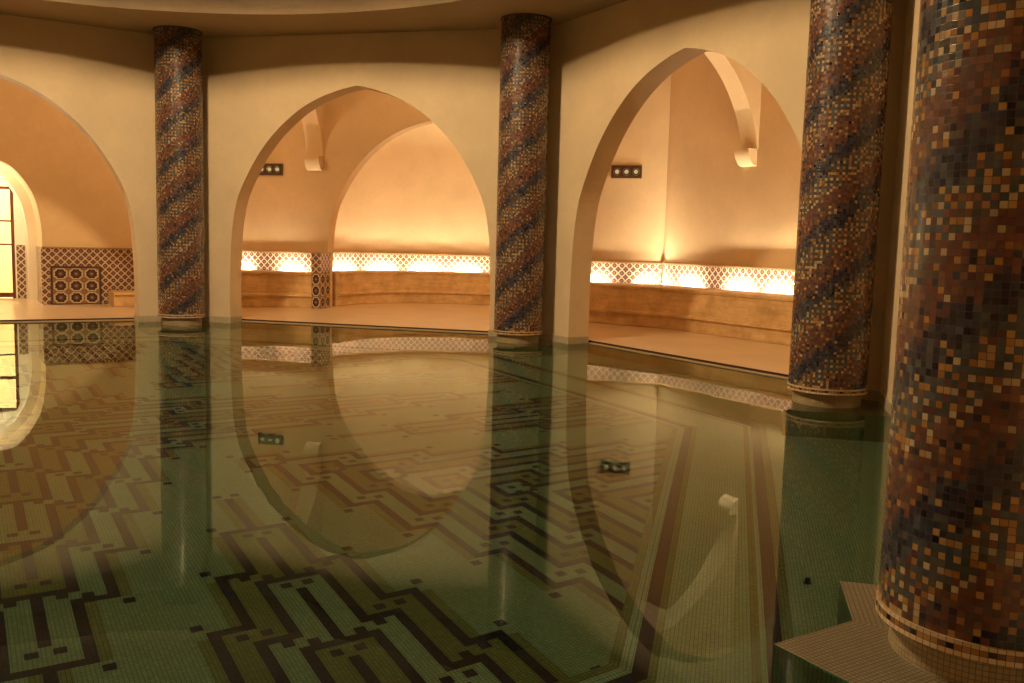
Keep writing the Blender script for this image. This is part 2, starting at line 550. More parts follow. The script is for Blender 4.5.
def canonical():
    """one wedge (u >= v >= 0) of the mosaic: stepped key-pattern bands, 1 dark 2 olive"""
    N = H
    g = np.zeros((N, N), np.int8)
    def rect(u0, u1, v0, v1, c):
        u0, u1, v0, v1 = (max(0, min(N, int(x))) for x in (u0, u1, v0, v1))
        if u1 > u0 and v1 > v0: g[u0:u1, v0:v1] = c
    S = lambda k: int(round(20.6 * k))
    # corridors between the nested bands alternate pale and olive
    for v in range(N):
        # outward pointing bands round v = 0
        k = (v - 1) // 6 if v >= 1 else 0
        top = 146 - S(k)
        for u in range(N):
            if u < v: continue
            q = math.ceil((top - u) / 26)
            if q >= 1:
                g[u, v] = 2 if q % 2 == 0 else 0
            m_ = (abs(v - 41.5) - 0.5) // 6 if abs(v - 41.5) > 0.5 else 0
            lo = 105 + S(m_)
            q2 = math.ceil((u - lo) / 26)
            if q2 >= 1 and q < 1:
                g[u, v] = 2 if q2 % 2 == 1 else 0
            kb = (v - 55) // 6
            hi = 62 + 19 * kb
            q3 = math.ceil((hi - u) / 26)
            if kb >= -1 and q3 >= 1 and q < 1 and q2 < 1:
                g[u, v] = 2 if q3 % 2 == 0 else 0
    D = []
    def dark(*r): D.append(r)
    def fringe(*r): rect(*r, 2)
    for j in range(1, -7, -1):
        U = 146 + 26 * (j - 1)
        dark(U, U + 2, 0, 7)
        dark(U + 2, U + 20, 0, 1)
        dark(U + 21, U + 23, 1, 3)
        if j == 1:
            fringe(U + 2, U + 20, 1, 3)
        for k in range(1, 16):
            b, b2 = U - S(k - 1), U - S(k)
            dark(b2, b + 2, 6 * k - 1, 6 * k + 1)
            dark(b2, b2 + 2, 6 * k - 1, 6 * k + 7)
            dark(b + 3, b + 5, 6 * k + 1, 6 * k + 3)
            dark(b2 - 3, b2 - 1, 6 * k - 3, 6 * k - 1)
            if j == 1: fringe(b2 + 2, b + 2, 6 * k + 1, 6 * k + 3)
    for j in range(0, 6):
        V = 105 + 26 * j
        dark(V, V + 2, 42 - 7, 42 + 7)
        dark(V - 20, V, 41, 43)
        if j == 0: fringe(V - 20, V, 39, 41); fringe(V - 20, V, 43, 45)
        for s in (1, -1):
            a0 = 43 if s > 0 else 39
            dark(V - 23, V - 21, a0, a0 + 2)
            for k in range(1, 16):
                c = 42 + s * 6 * k
                t0, t1 = V + S(k - 1), V + S(k)
                dark(t0, t1 + 2, c - 1, c + 1)
                dark(t1, t1 + 2, min(c, c + 6 * s) - 1, max(c, c + 6 * s) + 1)
                o = c + 1 if s > 0 else c - 3
                i_ = c - 3 if s > 0 else c + 1
                dark(t0 - 3, t0 - 1, o, o + 2)
                dark(t1 + 3, t1 + 5, i_, i_ + 2)
                if j == 0: fringe(t0 + 2, t1 + 2, o, o + 2)
    for n in range(0, 10):
        for k in range(2 * n, 24):
            c = 54 + 6 * k
            s0 = 43 + 19 * k - 26 * n
            if k == 2 * n: s0 = c - 1
            e = 43 + 19 * k - 26 * n + 21
            dark(s0, e, c - 1, c + 1)
            dark(e - 2, e, c - 1, c + 7)
            dark(e + 1, e + 3, c - 3, c - 1)
            dark(e - 5, e - 3, c + 7, c + 9)
            if n == 0: fringe(s0 + 2, e, c - 3, c - 1)
        c = 54 + 12 * n
        for p_ in (3, 7):
            for q_ in (3, 7):
                dark(c + p_, c + p_ + 2, c + q_, c + q_ + 2)
        if n == 0: dark(c - 4, c - 2, c - 4, c - 2)
    for r in D: rect(*r, 1)
    return g


G = canonical()
for i in range(-H, H):
    for j in range(-H, H):
        a_, b_ = (i if i >= 0 else -i - 1), (j if j >= 0 else -j - 1)
        u, v = (a_, b_) if a_ >= b_ else (b_, a_)
        cls[i + H, j + H] = G[u, v]
# keep only what lies inside the octagonal field
FIELD = 4.52
idx = (np.arange(-H, H) + 0.5) * TILE
UU, VV = np.meshgrid(idx, idx, indexing='ij')
inside = np.ones_like(UU, bool)
for a in ANG8:
    ca, sa = cos(radians(a)), sin(radians(a))
    inside &= (UU * ca + VV * sa) < FIELD + 0.06
cls[~inside] = -1
SQ = 1 / sqrt(2)


def uvw(u, v, z):    # the field is laid on the diagonals: u runs towards the southeast opening
    return ((u + v) * SQ, (v - u) * SQ, z)


# merge equal tiles into rectangles
active = {}
zf = -DEPTH
def emit(i0, i1, j0, j1, c):
    u0, u1, v0, v1 = (i0 - H) * TILE, (i1 - H) * TILE, (j0 - H) * TILE, (j1 - H) * TILE
    mb.face([uvw(u0, v0, zf), uvw(u1, v0, zf), uvw(u1, v1, zf), uvw(u0, v1, zf)],
            [(u0, v0), (u1, v0), (u1, v1), (u0, v1)], c)
for j in range(2 * H):
    runs = set()
    i = 0
    while i < 2 * H:
        c = int(cls[i, j])
        k = i
        while k < 2 * H and cls[k, j] == c: k += 1
        if c >= 0: runs.add((i, k, c))
        i = k
    for r in list(active):
        if r not in runs:
            emit(r[0], r[1], active[r], j, r[2]); del active[r]
    for r in runs:
        if r not in active: active[r] = j
for r, j0 in active.items(): emit(r[0], r[1], j0, 2 * H, r[2])

# border bands parallel to the sides
BANDS = [(4.52, 4.565, 2), (4.565, 4.585, 3), (4.585, 4.592, 0), (4.592, 4.613, 3), (4.613, 4.675, 1), (4.675, 4.71, 2), (4.71, 5.06, 4),
         (5.06, 5.095, 2), (5.095, 5.12, 3), (5.12, 5.185, 1), (5.185, 5.235, 2), (5.235, 6.46, 4)]
zb_ = zf + 0.002
for a in ANG8:
    for d0, d1, c in BANDS:
        mb.face([P(a, d0, -d0 * T22, zb_), P(a, d1, -d1 * T22, zb_), P(a, d1, d1 * T22, zb_), P(a, d0, d0 * T22, zb_)],
                [(d0, -d0 * T22), (d1, -d1 * T22), (d1, d1 * T22), (d0, d0 * T22)], c)
    # pool wall under the opening
    mb.face([P(a, 6.45, HW, -DEPTH), P(a, 6.45, -HW, -DEPTH), P(a, 6.45, -HW, 0.0), P(a, 6.45, HW, 0.0)],
            [(HW, -DEPTH), (-HW, -DEPTH), (-HW, 0), (HW, 0)], 0)
struct(mb.build('floor_pool', [M_PALE, M_NAVY, M_OLIVE, M_LINE, M_BORD], merge=False))

# ------------------------------------------------------------------ gallery floor and overflow slot
mb = MB()
for a in ANG8:
    t = T22
    far = 9.6 if a != 90 else 9.6
    mb.face([P(a, 6.50, -6.50 * t, Z_FL), P(a, far, -far * t, Z_FL), P(a, far, far * t, Z_FL), P(a, 6.50, 6.50 * t, Z_FL)], None, 0)
    mb.face([P(a, 6.50, HW, -0.06), P(a, 6.50, -HW, -0.06), P(a, 6.50, -HW, Z_FL), P(a, 6.50, HW, Z_FL)], None, 1)
    mb.face([P(a, 6.45, -HW, 0.012), P(a, 6.50, -HW, 0.012), P(a, 6.50, HW, 0.012), P(a, 6.45, HW, 0.012)], None, 1)
    mb.face([P(a, 6.45, HW, -0.06), P(a, 6.45, -HW, -0.06), P(a, 6.45, -HW, 0.012), P(a, 6.45, HW, 0.012)], None, 0)
# recess floors
mb.face([P(90, 9.6, -2.6, Z_FL), P(90, 12.3, -2.6, Z_FL), P(90, 12.3, 2.6, Z_FL), P(90, 9.6, 2.6, Z_FL)], None, 0)
mb.face([P(135, 9.6, -1.7, Z_FL), P(135, 14.2, -1.7, Z_FL), P(135, 14.2, 1.7, Z_FL), P(135, 9.6, 1.7, Z_FL)], None, 0)
struct(mb.build('floor', [M_FLOOR, M_SLOT]))

# ------------------------------------------------------------------ outer gallery walls
EO = D_OUT * T22
for a in ANG8:
    mb = MB()
    if a == 90:
        arch_wall(mb, a, D_OUT, D_OUT + 0.22, 1.90, 3.20, EO, EO + 0.09, 0.0, Z_GAL, Z_GAL)
    elif a == 135:
        arch_wall(mb, a, D_OUT, D_OUT + 1.0, 0.95, 2.37, EO, EO + 0.28, 0.0, Z_GAL, Z_GAL, shape=DOOR_PROF)
    else:
        mb.box(lambda d, l, z: P(a, d, l, z), D_OUT, D_OUT + 0.2, -EO, EO, 0.0, Z_GAL)
    struct(mb.build('wall_gallery_' + SIDE[a], M_GAL))

# round recess behind the north arch
mb = MB()
AC, AR = 9.62, 2.42
NA = 48
for k in range(NA):
    t0, t1 = -pi / 2 + pi * k / NA, -pi / 2 + pi * (k + 1) / NA
    p = [(AC + AR * cos(t), AR * sin(t)) for t in (t0, t1)]
    mb.face([P(90, p[1][0], p[1][1], 0), P(90, p[0][0], p[0][1], 0), P(90, p[0][0], p[0][1], 3.0), P(90, p[1][0], p[1][1], 3.0)], [(t1 * AR, 0), (t0 * AR, 0), (t0 * AR, 3), (t1 * AR, 3)])
    for q in range(10):
        f0, f1 = pi / 2 * q / 10, pi / 2 * (q + 1) / 10
        r0, z0, r1, z1 = AR * cos(f0), 3.0 + 1.5 * sin(f0), AR * cos(f1), 3.0 + 1.5 * sin(f1)
        c = lambda r, t, z: P(90, AC + r * cos(t), r * sin(t), z)
        mb.face([c(r0, t1, z0), c(r0, t0, z0), c(r1, t0, z1), c(r1, t1, z1)])
# straight returns between wall and the half round
for s in (1, -1):
    mb.face([P(90, 9.5, s * AR, 0), P(90, AC, s * AR, 0), P(90, AC, s * AR, 3.0), P(90, 9.5, s * AR, 3.0)])
struct(mb.build('wall_recess', M_GAL, smooth=40))

# doorway passage and lit room behind the northwest arch
mb = MB()
arch_wall(mb, 135, D_OUT + 1.0, D_OUT + 1.6, 0.81, 2.24, 1.4, 1.4, 0.0, 3.0, 3.0, shape=DOOR_PROF)
F = lambda d, l, z: P(135, d, l, z)
dw = D_OUT + 1.6
for s in (1, -1):
    b0, b1 = sorted((s * 0.645, s * 1.4))
    mb.box(F, dw, dw + 0.12, b0, b1, 0.0, 3.0)
mb.box(F, dw, dw + 0.12, -0.645, 0.645, 1.99, 3.0)
mb.box(F, dw + 0.12, dw + 3.2, 1.6, 1.7, 0.0, 2.9)
mb.box(F, dw + 0.12, dw + 3.2, -1.7, -1.6, 0.0, 2.9)
mb.box(F, dw + 3.1, dw + 3.2, -1.6, 1.6, 0.0, 2.9)
mb.box(F, dw + 0.12, dw + 3.2, -1.7, 1.7, 2.8, 2.9)
struct(mb.build('wall_passage', M_PASS))

door = struct(empty('door_1', P(135, dw + 0.04, 0, Z_FL), radians(135)))
DL = lambda d, l, z: (d, l, z - Z_FL)
for s in (1, -1):
    mb = MB()
    o0, o1 = (0.0, 0.64) if s > 0 else (-0.64, 0.0)
    zt = 1.97
    w = 0.05
    mb.box(DL, 0, 0.06, o0, o0 + w, Z_FL, zt)
    mb.box(DL, 0, 0.06, o1 - w, o1, Z_FL, zt)
    for z0, z1 in ((zt - 0.05, zt), (1.36, 1.39), (0.955, 0.985), (0.05, 0.13)):
        mb.box(DL, 0, 0.06, o0 + w, o1 - w, z0, z1)
    leaf = mb.build('door_leaf', M_WOOD, parent=door)
    mb = MB()
    mb.box(DL, 0.025, 0.035, o0 + w, o1 - w, 0.13, zt - 0.05)
    mb.build('glass_pane', M_PANE, parent=leaf)
    mb = MB()
    hl = 0.06 if s > 0 else -0.08
    mb.box(DL, -0.05, -0.03, hl, hl + 0.02, 0.95, 1.2)
    mb.box(DL, -0.03, 0.0, hl, hl + 0.02, 0.97, 0.99)
    mb.box(DL, -0.03, 0.0, hl, hl + 0.02, 1.16, 1.18)
    mb.build('door_handle', M_RING, parent=leaf)
k_ = 0
for dd in (0.7, 1.3, 1.9, 2.5):
    for l in (-0.65, 0.15):
        e = empty('ceiling_downlight', P(135, dw + dd, l, 2.79))
        tag(e, 'small round downlight glowing in the ceiling of the room behind the glazed door', 'light', 'downlights behind the glazed door')
        mb = MB(); mb.lathe([(0.075, 0.01), (0.075, -0.006), (0.058, -0.008), (0.055, 0.0)], 0, 0, 24)
        mb.build('ring', M_RING, parent=e, smooth=40)
        mb = MB(); mb.lathe([(0.055, -0.002), (0.0, -0.002)], 0, 0, 24)
        mb.build('lens', M_DOWN, parent=e)
        k_ += 1

# ------------------------------------------------------------------ ceilings
mb = MB()
RR = 5.10
NC = 96
for k in range(NC):
    t0, t1 = 2 * pi * k / NC, 2 * pi * (k + 1) / NC
    def rad(t):
        dd = ((math.degrees(t) + 22.5) % 45) - 22.5
        return (D_IN0 + 0.02) / cos(radians(dd))
    q = lambda r, t, z: (r * cos(t), r * sin(t), z)
    mb.face([q(rad(t0), t0, Z_SOF), q(RR, t0, Z_SOF), q(RR, t1, Z_SOF), q(rad(t1), t1, Z_SOF)])
    mb.face([q(RR, t0, Z_SOF), q(RR, t0, 4.7), q(RR, t1, 4.7), q(RR, t1, Z_SOF)])
    for s in range(12):
        f0, f1 = pi / 2 * s / 12, pi / 2 * (s + 1) / 12
        mb.face([q(RR * cos(f0), t0, 4.7 + 3.2 * sin(f0)), q(RR * cos(f1), t0, 4.7 + 3.2 * sin(f1)),
                 q(RR * cos(f1), t1, 4.7 + 3.2 * sin(f1)), q(RR * cos(f0), t1, 4.7 + 3.2 * sin(f0))])
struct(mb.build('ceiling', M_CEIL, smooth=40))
mb = MB()
for a in ANG8:
    mb.face([P(a, D_IN1 - 0.1, -(D_IN1 - 0.1) * T22, Z_GAL), P(a, D_IN1 - 0.1, (D_IN1 - 0.1) * T22, Z_GAL), P(a, 9.5, 9.5 * T22, Z_GAL), P(a, 9.5, -9.5 * T22, Z_GAL)])
struct(mb.build('ceiling_gallery', M_GAL))

# ------------------------------------------------------------------ cross arches of the gallery on corbels
RIB = [(9.275, 2.60), (9.22, 2.87), (9.09, 3.17), (8.89, 3.47), (8.70, 3.67), (8.50, 3.83), (8.2, 4.0), (7.865, 4.08)]
rib_s = smooth_poly(RIB, 4)
full = rib_s + [(2 * 7.865 - d, z) for d, z in rib_s[-2::-1]]
n_trim = 0
for a in (45, 90):
    for s in (1, -1):
        n_trim += 1
        mb = MB()
        l0, l1 = sorted((s * 1.97, s * 2.27))
        for (d0, z0), (d1, z1) in zip(full, full[1:]):
            mb.face([P(a, d0, l0, z0), P(a, d0, l1, z0), P(a, d1, l1, z1), P(a, d1, l0, z1)])
            mb.face([P(a, d0, l0, z0), P(a, d1, l0, z1), P(a, d1, l0, Z_GAL), P(a, d0, l0, Z_GAL)])
            mb.face([P(a, d1, l1, z1), P(a, d0, l1, z0), P(a, d0, l1, Z_GAL), P(a, d1, l1, Z_GAL)])
        for dd, sg in ((9.3, -1), (6.43, 1)):
            pr = [(0.17, 2.60), (0.168, 2.56), (0.15, 2.49), (0.10, 2.42), (0.07, 2.385), (0.0, 2.37)]
            top0 = dd + sg * 0.17
            mb.face([P(a, dd, l0, 2.60), P(a, dd, l1, 2.60), P(a, top0, l1, 2.60), P(a, top0, l0, 2.60)])
            for (o0, z0), (o1, z1) in zip(pr, pr[1:]):
                mb.face([P(a, dd + sg * o0, l0 + .015, z0), P(a, dd + sg * o0, l1 - .015, z0), P(a, dd + sg * o1, l1 - .015, z1), P(a, dd + sg * o1, l0 + .015, z1)])
            for l in (l0 + .015, l1 - .015):
                mb.face([P(a, dd, l, 2.60)] + [P(a, dd + sg * o, l, z) for o, z in pr])
            for l in (l0, l1):
                mb.face([P(a, dd, l, 2.60), P(a, 9.275 if sg < 0 else 6.455, l, 2.60), P(a, 9.275 if sg < 0 else 6.455, l, Z_GAL), P(a, dd, l, Z_GAL)])
        struct(mb.build('trim_%d' % n_trim, M_GAL, smooth=35))

# ------------------------------------------------------------------ tiled dados on the outer walls
def dado_box(mb, a, l0, l1, z0, z1, dface, th=0.02, mat=0):
    mb.box(lambda d, l, z: P(a, d, l, z), dface - th, dface, l0, l1, z0, z1, mat)


def wallstrip(name, segs, parent=None):
    """segs: list of (angle, lat0, lat1, z0)"""
    mb = MB()
    for a, l0, l1, z0 in segs:
        mb.box(lambda d, l, z: P(a, d, l, z), D_OUT - 0.02, D_OUT, l0, l1, z0, 0.945, 0)
        mb.box(lambda d, l, z: P(a, d, l, z), D_OUT - 0.042, D_OUT, l0, l1, 0.945, 0.968, 1)
    return struct(mb.build(name, [M_LAT, M_CAP]))


n_trim += 1; wallstrip('trim_%d' % n_trim, [(45, -EO + .02, EO - .02, 0.4), (90, -EO + .02, -1.95, 0.4)])
n_trim += 1; wallstrip('trim_%d' % n_trim, [(90, 1.95, EO - .02, 0.4), (135, -EO + .02, -0.94, Z_FL), (135, 0.94, EO - .02, Z_FL)])
n_trim += 1
mb = MB()
for k in range(NA):
    t0, t1 = -pi / 2 + pi * k / NA, -pi / 2 + pi * (k + 1) / NA
    for (r0, r1, z0, z1, m) in ((AR - .02, AR, 0.4, 0.945, 0), (AR - .042, AR, .945, .968, 1)):
        c = lambda r, t, z: P(90, AC + r * cos(t), r * sin(t), z)
        mb.face([c(r0, t1, z0), c(r0, t0, z0), c(r0, t0, z1), c(r0, t1, z1)], [(t1 * AR, z0), (t0 * AR, z0), (t0 * AR, z1), (t1 * AR, z1)], m)
        mb.face([c(r0, t1, z1), c(r0, t0, z1), c(r1, t0, z1), c(r1, t1, z1)], None, m)
struct(mb.build('trim_%d' % n_trim, [M_LAT, M_CAP], smooth=30))
n_trim += 1
mb = MB()
for s in (1, -1):
    b0, b1 = sorted((s * 0.95, s * 0.93))
    mb.box(F, D_OUT, D_OUT + 0.98, b0, b1, Z_FL, 0.955)
    b0, b1 = sorted((s * 0.66, s * 0.795))
    mb.box(F, dw - 0.02, dw, b0, b1, Z_FL, 0.965)
struct(mb.build('trim_%d' % n_trim, M_LAT))

# framed rosette panel standing against the dado
pan = empty('tile_panel', P(135, D_OUT - 0.02, -1.43, Z_FL), radians(135))
tag(pan, 'square panel of nine large dark rosettes set against the lattice tiles', 'tile panel')
mb = MB()
L3 = lambda d, l, z: (d, l, z)
mb.box(L3, -0.02, 0, -0.348, 0.348, 0.015, 0.60)
o = mb.build('rosette_field', M_ROS, parent=pan)
uvd = o.data.uv_layers[0].data
for d_ in uvd: d_.uv = (d_.uv[0] + 0.348, d_.uv[1] - 0.015)
mb = MB()
mb.box(L3, -0.028, 0, -0.375, -0.348, 0.0, 0.627)
mb.box(L3, -0.028, 0, 0.348, 0.375, 0.0, 0.627)
mb.box(L3, -0.028, 0, -0.348, 0.348, 0.60, 0.627)
mb.box(L3, -0.028, 0, -0.348, 0.348, 0.0, 0.015)
mb.build('border', simple('panel_border', (0.06, 0.03, 0.025), 0.35), parent=pan)

# tiled end block between the bench and the round recess
def tiled_block(s, label):
    e = empty('tiled_pier', P(90, 9.08, s * 1.905, Z_FL), radians(90))
    tag(e, label, 'pier')
    mb = MB()
    mb.box(L3, -0.2, 0.2, -0.08, 0.08, 0.60, 0.925)
    mb.build('lattice_block', M_LAT, parent=e)
    mb = MB()
    mb.box(L3, -0.2, 0.2, -0.08, 0.08, 0.0, 0.60)
    o = mb.build('rosette_block', M_ROS, parent=e)
    for p_ in o.data.polygons:
        front = abs(p_.normal.x) > 0.5
        for li in p_.loop_indices:
            d_ = o.data.uv_layers[0].data[li]
            d_.uv = (d_.uv[0] * 1.45 + 0.116, d_.uv[1] - 0.01) if front else (d_.uv[0] * 1.16, d_.uv[1] - 0.01)
    mb = MB()
    mb.box(L3, -0.21, 0.2, -0.09, 0.09, 0.925, 0.945)
    mb.build('cap', M_CAP, parent=e)
    return e
tiled_block(1, 'narrow tiled pier with stacked dark rosettes at the end of the stone bench')

# ------------------------------------------------------------------ stone benches
def ray_to_wall(x, y, nx, ny):
    best = 9
    for a in ANG8:
        ca, sa = cos(radians(a)), sin(radians(a))
        dn = nx * ca + ny * sa
        if dn > 1e-3:
            t = (D_OUT - (x * ca + y * sa)) / dn
            if t > 0: best = min(best, t)
    return best


def sweep_bench(name, path, wall_fn, label, trim=0):
    """path: plan polyline of the bench foot; the wall lies to its outer side"""
    root = empty(name, (path[len(path) // 2][0], path[len(path) // 2][1], Z_FL))
    tag(root, label, 'bench')
    ox, oy = root.location[0], root.location[1]
    n = len(path)
    nor = []
    for i in range(n):
        (x0, y0), (x1, y1) = path[max(0, i - 1)], path[min(n - 1, i + 1)]
        tx, ty = x1 - x0, y1 - y0
        L = hypot(tx, ty)
        nx, ny = ty / L, -tx / L
        if nx * path[i][0] + ny * (path[i][1]) < 0: nx, ny = -nx, -ny
        nor.append((nx, ny))
    width = [min(wall_fn(x, y, nx, ny) - 0.17, 1.0) for (x, y), (nx, ny) in zip(path, nor)]
    secs = {'step': [(0.055, 0.0), (0.055, 0.012), (0.045, 0.015), (0.045, 0.185), (0.0, 0.192), (-0.004, 0.21), (0.0, 0.228), (0.02, 0.236), (None, 0.236), (None, 0.0)],
            'body': [(0.03, 0.236), (0.03, 0.55), (None, 0.55), (None, 0.236)],
            'seat': [(0.03, 0.55), (0.012, 0.56), (0.008, 0.59), (0.02, 0.607), (None, 0.607), (None, 0.55)]}
    full_path, full_nor, full_width, full_n = path, nor, width, n
    for part, sec in secs.items():
        cut = trim if part != 'step' else 0
        n = full_n - cut
        path, nor, width = full_path[:n], full_nor[:n], full_width[:n]
        mb = MB()
        s = 0
        rows = []
        for i in range(n):
            if i: s += hypot(path[i][0] - path[i - 1][0], path[i][1] - path[i - 1][1])
            r = []
            for o_, z in sec:
                w = width[i] if o_ is None else o_
                r.append((path[i][0] + nor[i][0] * w - ox, path[i][1] + nor[i][1] * w - oy, z))
            rows.append((s, r))
        for (s0, r0), (s1, r1) in zip(rows, rows[1:]):
            for k in range(len(sec) - 1):
                mb.face([r0[k], r1[k], r1[k + 1], r0[k + 1]], [(s0, k * .2), (s1, k * .2), (s1, k * .2 + .2), (s0, k * .2 + .2)])
        for s_, r in (rows[0], rows[-1]):
            pts = list(r)
            mb.face(pts)
        mb.build({'step': 'foot_step', 'body': 'front', 'seat': 'seat'}[part], M_BENCH, parent=root, smooth=40)
    return root, full_path, full_nor, full_width


def plan(a, d, l):
    q = P(a, d, l, 0)
    return (q[0], q[1])


pathC = [plan(90, 8.90, -1.99), plan(90, 8.82, -2.45), plan(90, 8.52, -2.95), plan(90, 8.33, -3.35),
         plan(45, 8.42, 3.12), plan(45, 8.53, 2.6), plan(45, 8.53, 2.0), plan(45, 8.53, 1.0), plan(45, 8.53, 0), plan(45, 8.53, -1.0), plan(45, 8.53, -2.2)]
pathA = [plan(90, 8.90, 1.99), plan(90, 8.82, 2.45), plan(90, 8.52, 2.95), plan(90, 8.33, 3.35),
         plan(135, 8.40, -3.15), plan(135, 8.50, -2.7), plan(135, 8.53, -2.3), plan(135, 8.53, -1.9)]
pathB = [plan(90, 9.70 + 1.8 * cos(t), 1.8 * sin(t)) for t in [radians(x) for x in range(-92, 93, 8)]]
cA = plan(90, AC, 0)
def apse_fn(x, y, nx, ny):
    px, py = x - cA[0], y - cA[1]
    b = px * nx + py * ny
    return -b + sqrt(max(0, b * b - (px * px + py * py - AR * AR)))
bC = sweep_bench('stone_bench', smooth_poly(pathC, 6), ray_to_wall, 'long stone bench behind the nearer arch, lit from behind, with foot step')
bA = sweep_bench('stone_bench', smooth_poly(pathA, 6), ray_to_wall, 'stone bench left of the tiled pier, running round the corner to the rosette panel', trim=6)
# outward normal of the recess bench points away from the recess centre
_org = (cA[0], cA[1])
def sweep_apse():
    pts = pathB
    return pts
bB = None
def bench_apse():
    root_path = pathB
    # shift so that "outer side" is measured from the recess centre
    return sweep_bench_c('stone_bench', root_path, apse_fn, 'curved stone bench in the round lit recess behind the left arch')
def sweep_bench_c(name, path, fn, label):
    off = plan(90, 9.70, 0)
    global _shift
    loc_path = [(x - off[0], y - off[1]) for x, y in path]
    f2 = lambda x, y, nx, ny: fn(x + off[0], y + off[1], nx, ny)
    root, p, nor, w = sweep_bench(name, loc_path, f2, label)
    root.location = (root.location[0] + off[0], root.location[1] + off[1], Z_FL)
    return root, path, nor, w
bB = bench_apse()

# ------------------------------------------------------------------ light strips and their light behind the seats
LED_W = 74.0
def led_run(b, start, step, label, stop=0.5, length=0.72, power=LED_W):
    root, path, nor, width = b
    S = [0]
    for (x0, y0), (x1, y1) in zip(path, path[1:]): S.append(S[-1] + hypot(x1 - x0, y1 - y0))
    s = start
    out = []
    while s < S[-1] - stop:
        k = max(i for i in range(len(S)) if S[i] <= s)
        k = min(k, len(path) - 2)
        f = (s - S[k]) / (S[k + 1] - S[k])
        w = width[k] * (1 - f) + width[k + 1] * f + 0.08
        nx, ny = nor[k]
        x = path[k][0] * (1 - f) + path[k + 1][0] * f + nx * w
        y = path[k][1] * (1 - f) + path[k + 1][1] * f + ny * w
        rz = atan2(ny, nx)
        e = empty('light_strip', (x, y, Z_FL + 0.505), rz)
        tag(e, label, 'light strip', 'light strips behind the stone benches')
        mb = MB()
        mb.box(L3, -0.022, 0.022, -length / 2, length / 2, 0.0, 0.03)
        mb.build('housing', M_METAL, parent=e)
        mb = MB()
        mb.box(L3, -0.016, 0.016, -length / 2 + .02, length / 2 - .02, 0.03, 0.036)
        mb.build('diffuser', M_STRIP, parent=e)
        ld = bpy.data.lights.new('strip_light', 'AREA')
        ld.shape = 'RECTANGLE'
        ld.size, ld.size_y = 0.04, length
        ld.energy = power
        ld.color = (1.0, 0.81, 0.54)
        lo = bpy.data.objects.new('strip_light', ld)
        COL.objects.link(lo)
        lo.location = (x, y, Z_FL + 0.546)
        lo.rotation_mode = 'XYZ'
        lo.rotation_euler = (0, pi + radians(36), rz)
        s += step
        out.append(e)
LBL = 'slim warm light strip hidden in the gap between bench seat and wall tiles'
led_run(bC, 0.55, 0.78, LBL, length=0.46, power=LED_W * 0.72)
led_run(bA, 0.40, 0.75, LBL, stop=1.6, length=0.4, power=LED_W * 0.72)
led_run(bB, 0.42, 0.66, LBL, length=0.56, power=LED_W * 0.66)

# ------------------------------------------------------------------ three-lamp panels on the north gallery wall
def lamp_panel(lat, label):
    e = empty('spotlight_panel', P(90, D_OUT, lat, 2.285), radians(90))
    tag(e, label, 'lamp', 'spotlight panels')
    mb = MB()
    mb.box(L3, -0.035, 0, -0.24, 0.24, 0, 0.2)
    mb.build('plate', M_METAL, parent=e, bevel=0.004)
    for k in (-1, 0, 1):
        c = k * 0.148
        mb = MB()
        n = 24
        pr = [(0.062, -0.036), (0.062, -0.05), (0.05, -0.052), (0.046, -0.037)]
        for (r0, d0), (r1, d1) in zip(pr, pr[1:]):
            for i in range(n):
                a0, a1 = 2 * pi * i / n, 2 * pi * (i + 1) / n
                mb.face([(d0, c + r0 * cos(a0), .1 + r0 * sin(a0)), (d0, c + r0 * cos(a1), .1 + r0 * sin(a1)),
                         (d1, c + r1 * cos(a1), .1 + r1 * sin(a1)), (d1, c + r1 * cos(a0), .1 + r1 * sin(a0))])
        sp = mb.build('spotlight', M_RING, parent=e, smooth=40)
        mb = MB()
        for r0, d0, r1, d1 in ((0.034, -0.037, 0.03, -0.055), (0.03, -0.055, 0.016, -0.066), (0.016, -0.066, 0.0, -0.068)):
            for i in range(n):
                a0, a1 = 2 * pi * i / n, 2 * pi * (i + 1) / n
                mb.face([(d0, c + r0 * cos(a0), .1 + r0 * sin(a0)), (d0, c + r0 * cos(a1), .1 + r0 * sin(a1)),
                         (d1, c + r1 * cos(a1), .1 + r1 * sin(a1)), (d1, c + r1 * cos(a0), .1 + r1 * sin(a0))])
        mb.build('bulb', M_BULB, parent=sp, smooth=40)
    return e
lp1 = lamp_panel(2.97, 'dark three-lamp panel seen through the left arch, beside the stone corbel')
lp2 = lamp_panel(-3.22, 'dark three-lamp panel seen through the nearer right-hand arch')
for l in (lp1, lp2): del l['group']

# ------------------------------------------------------------------ columns
PAL_NAVY = [(0.016, 0.017, 0.034), (0.026, 0.028, 0.058), (0.042, 0.028, 0.052), (0.034, 0.042, 0.066), (0.012, 0.010, 0.018)]
PAL_RED = [(0.155, 0.056, 0.036), (0.12, 0.045, 0.032), (0.18, 0.078, 0.044), (0.10, 0.038, 0.040), (0.09, 0.055, 0.042)]
PAL_GREY = [(0.070, 0.084, 0.100), (0.050, 0.062, 0.080), (0.058, 0.062, 0.056), (0.090, 0.074, 0.060)]
OCHRE = [(0.36, 0.18, 0.05), (0.29, 0.135, 0.036), (0.40, 0.235, 0.085)]
PALE = [(0.42, 0.32, 0.19), (0.35, 0.265, 0.17), (0.48, 0.365, 0.22)]
NCI, ROWH = 90, 2 * pi * RSH / 90
Z0S = 0.168 - 0.02
NROW = int((Z_SOF - 0.02 - Z0S) / ROWH)


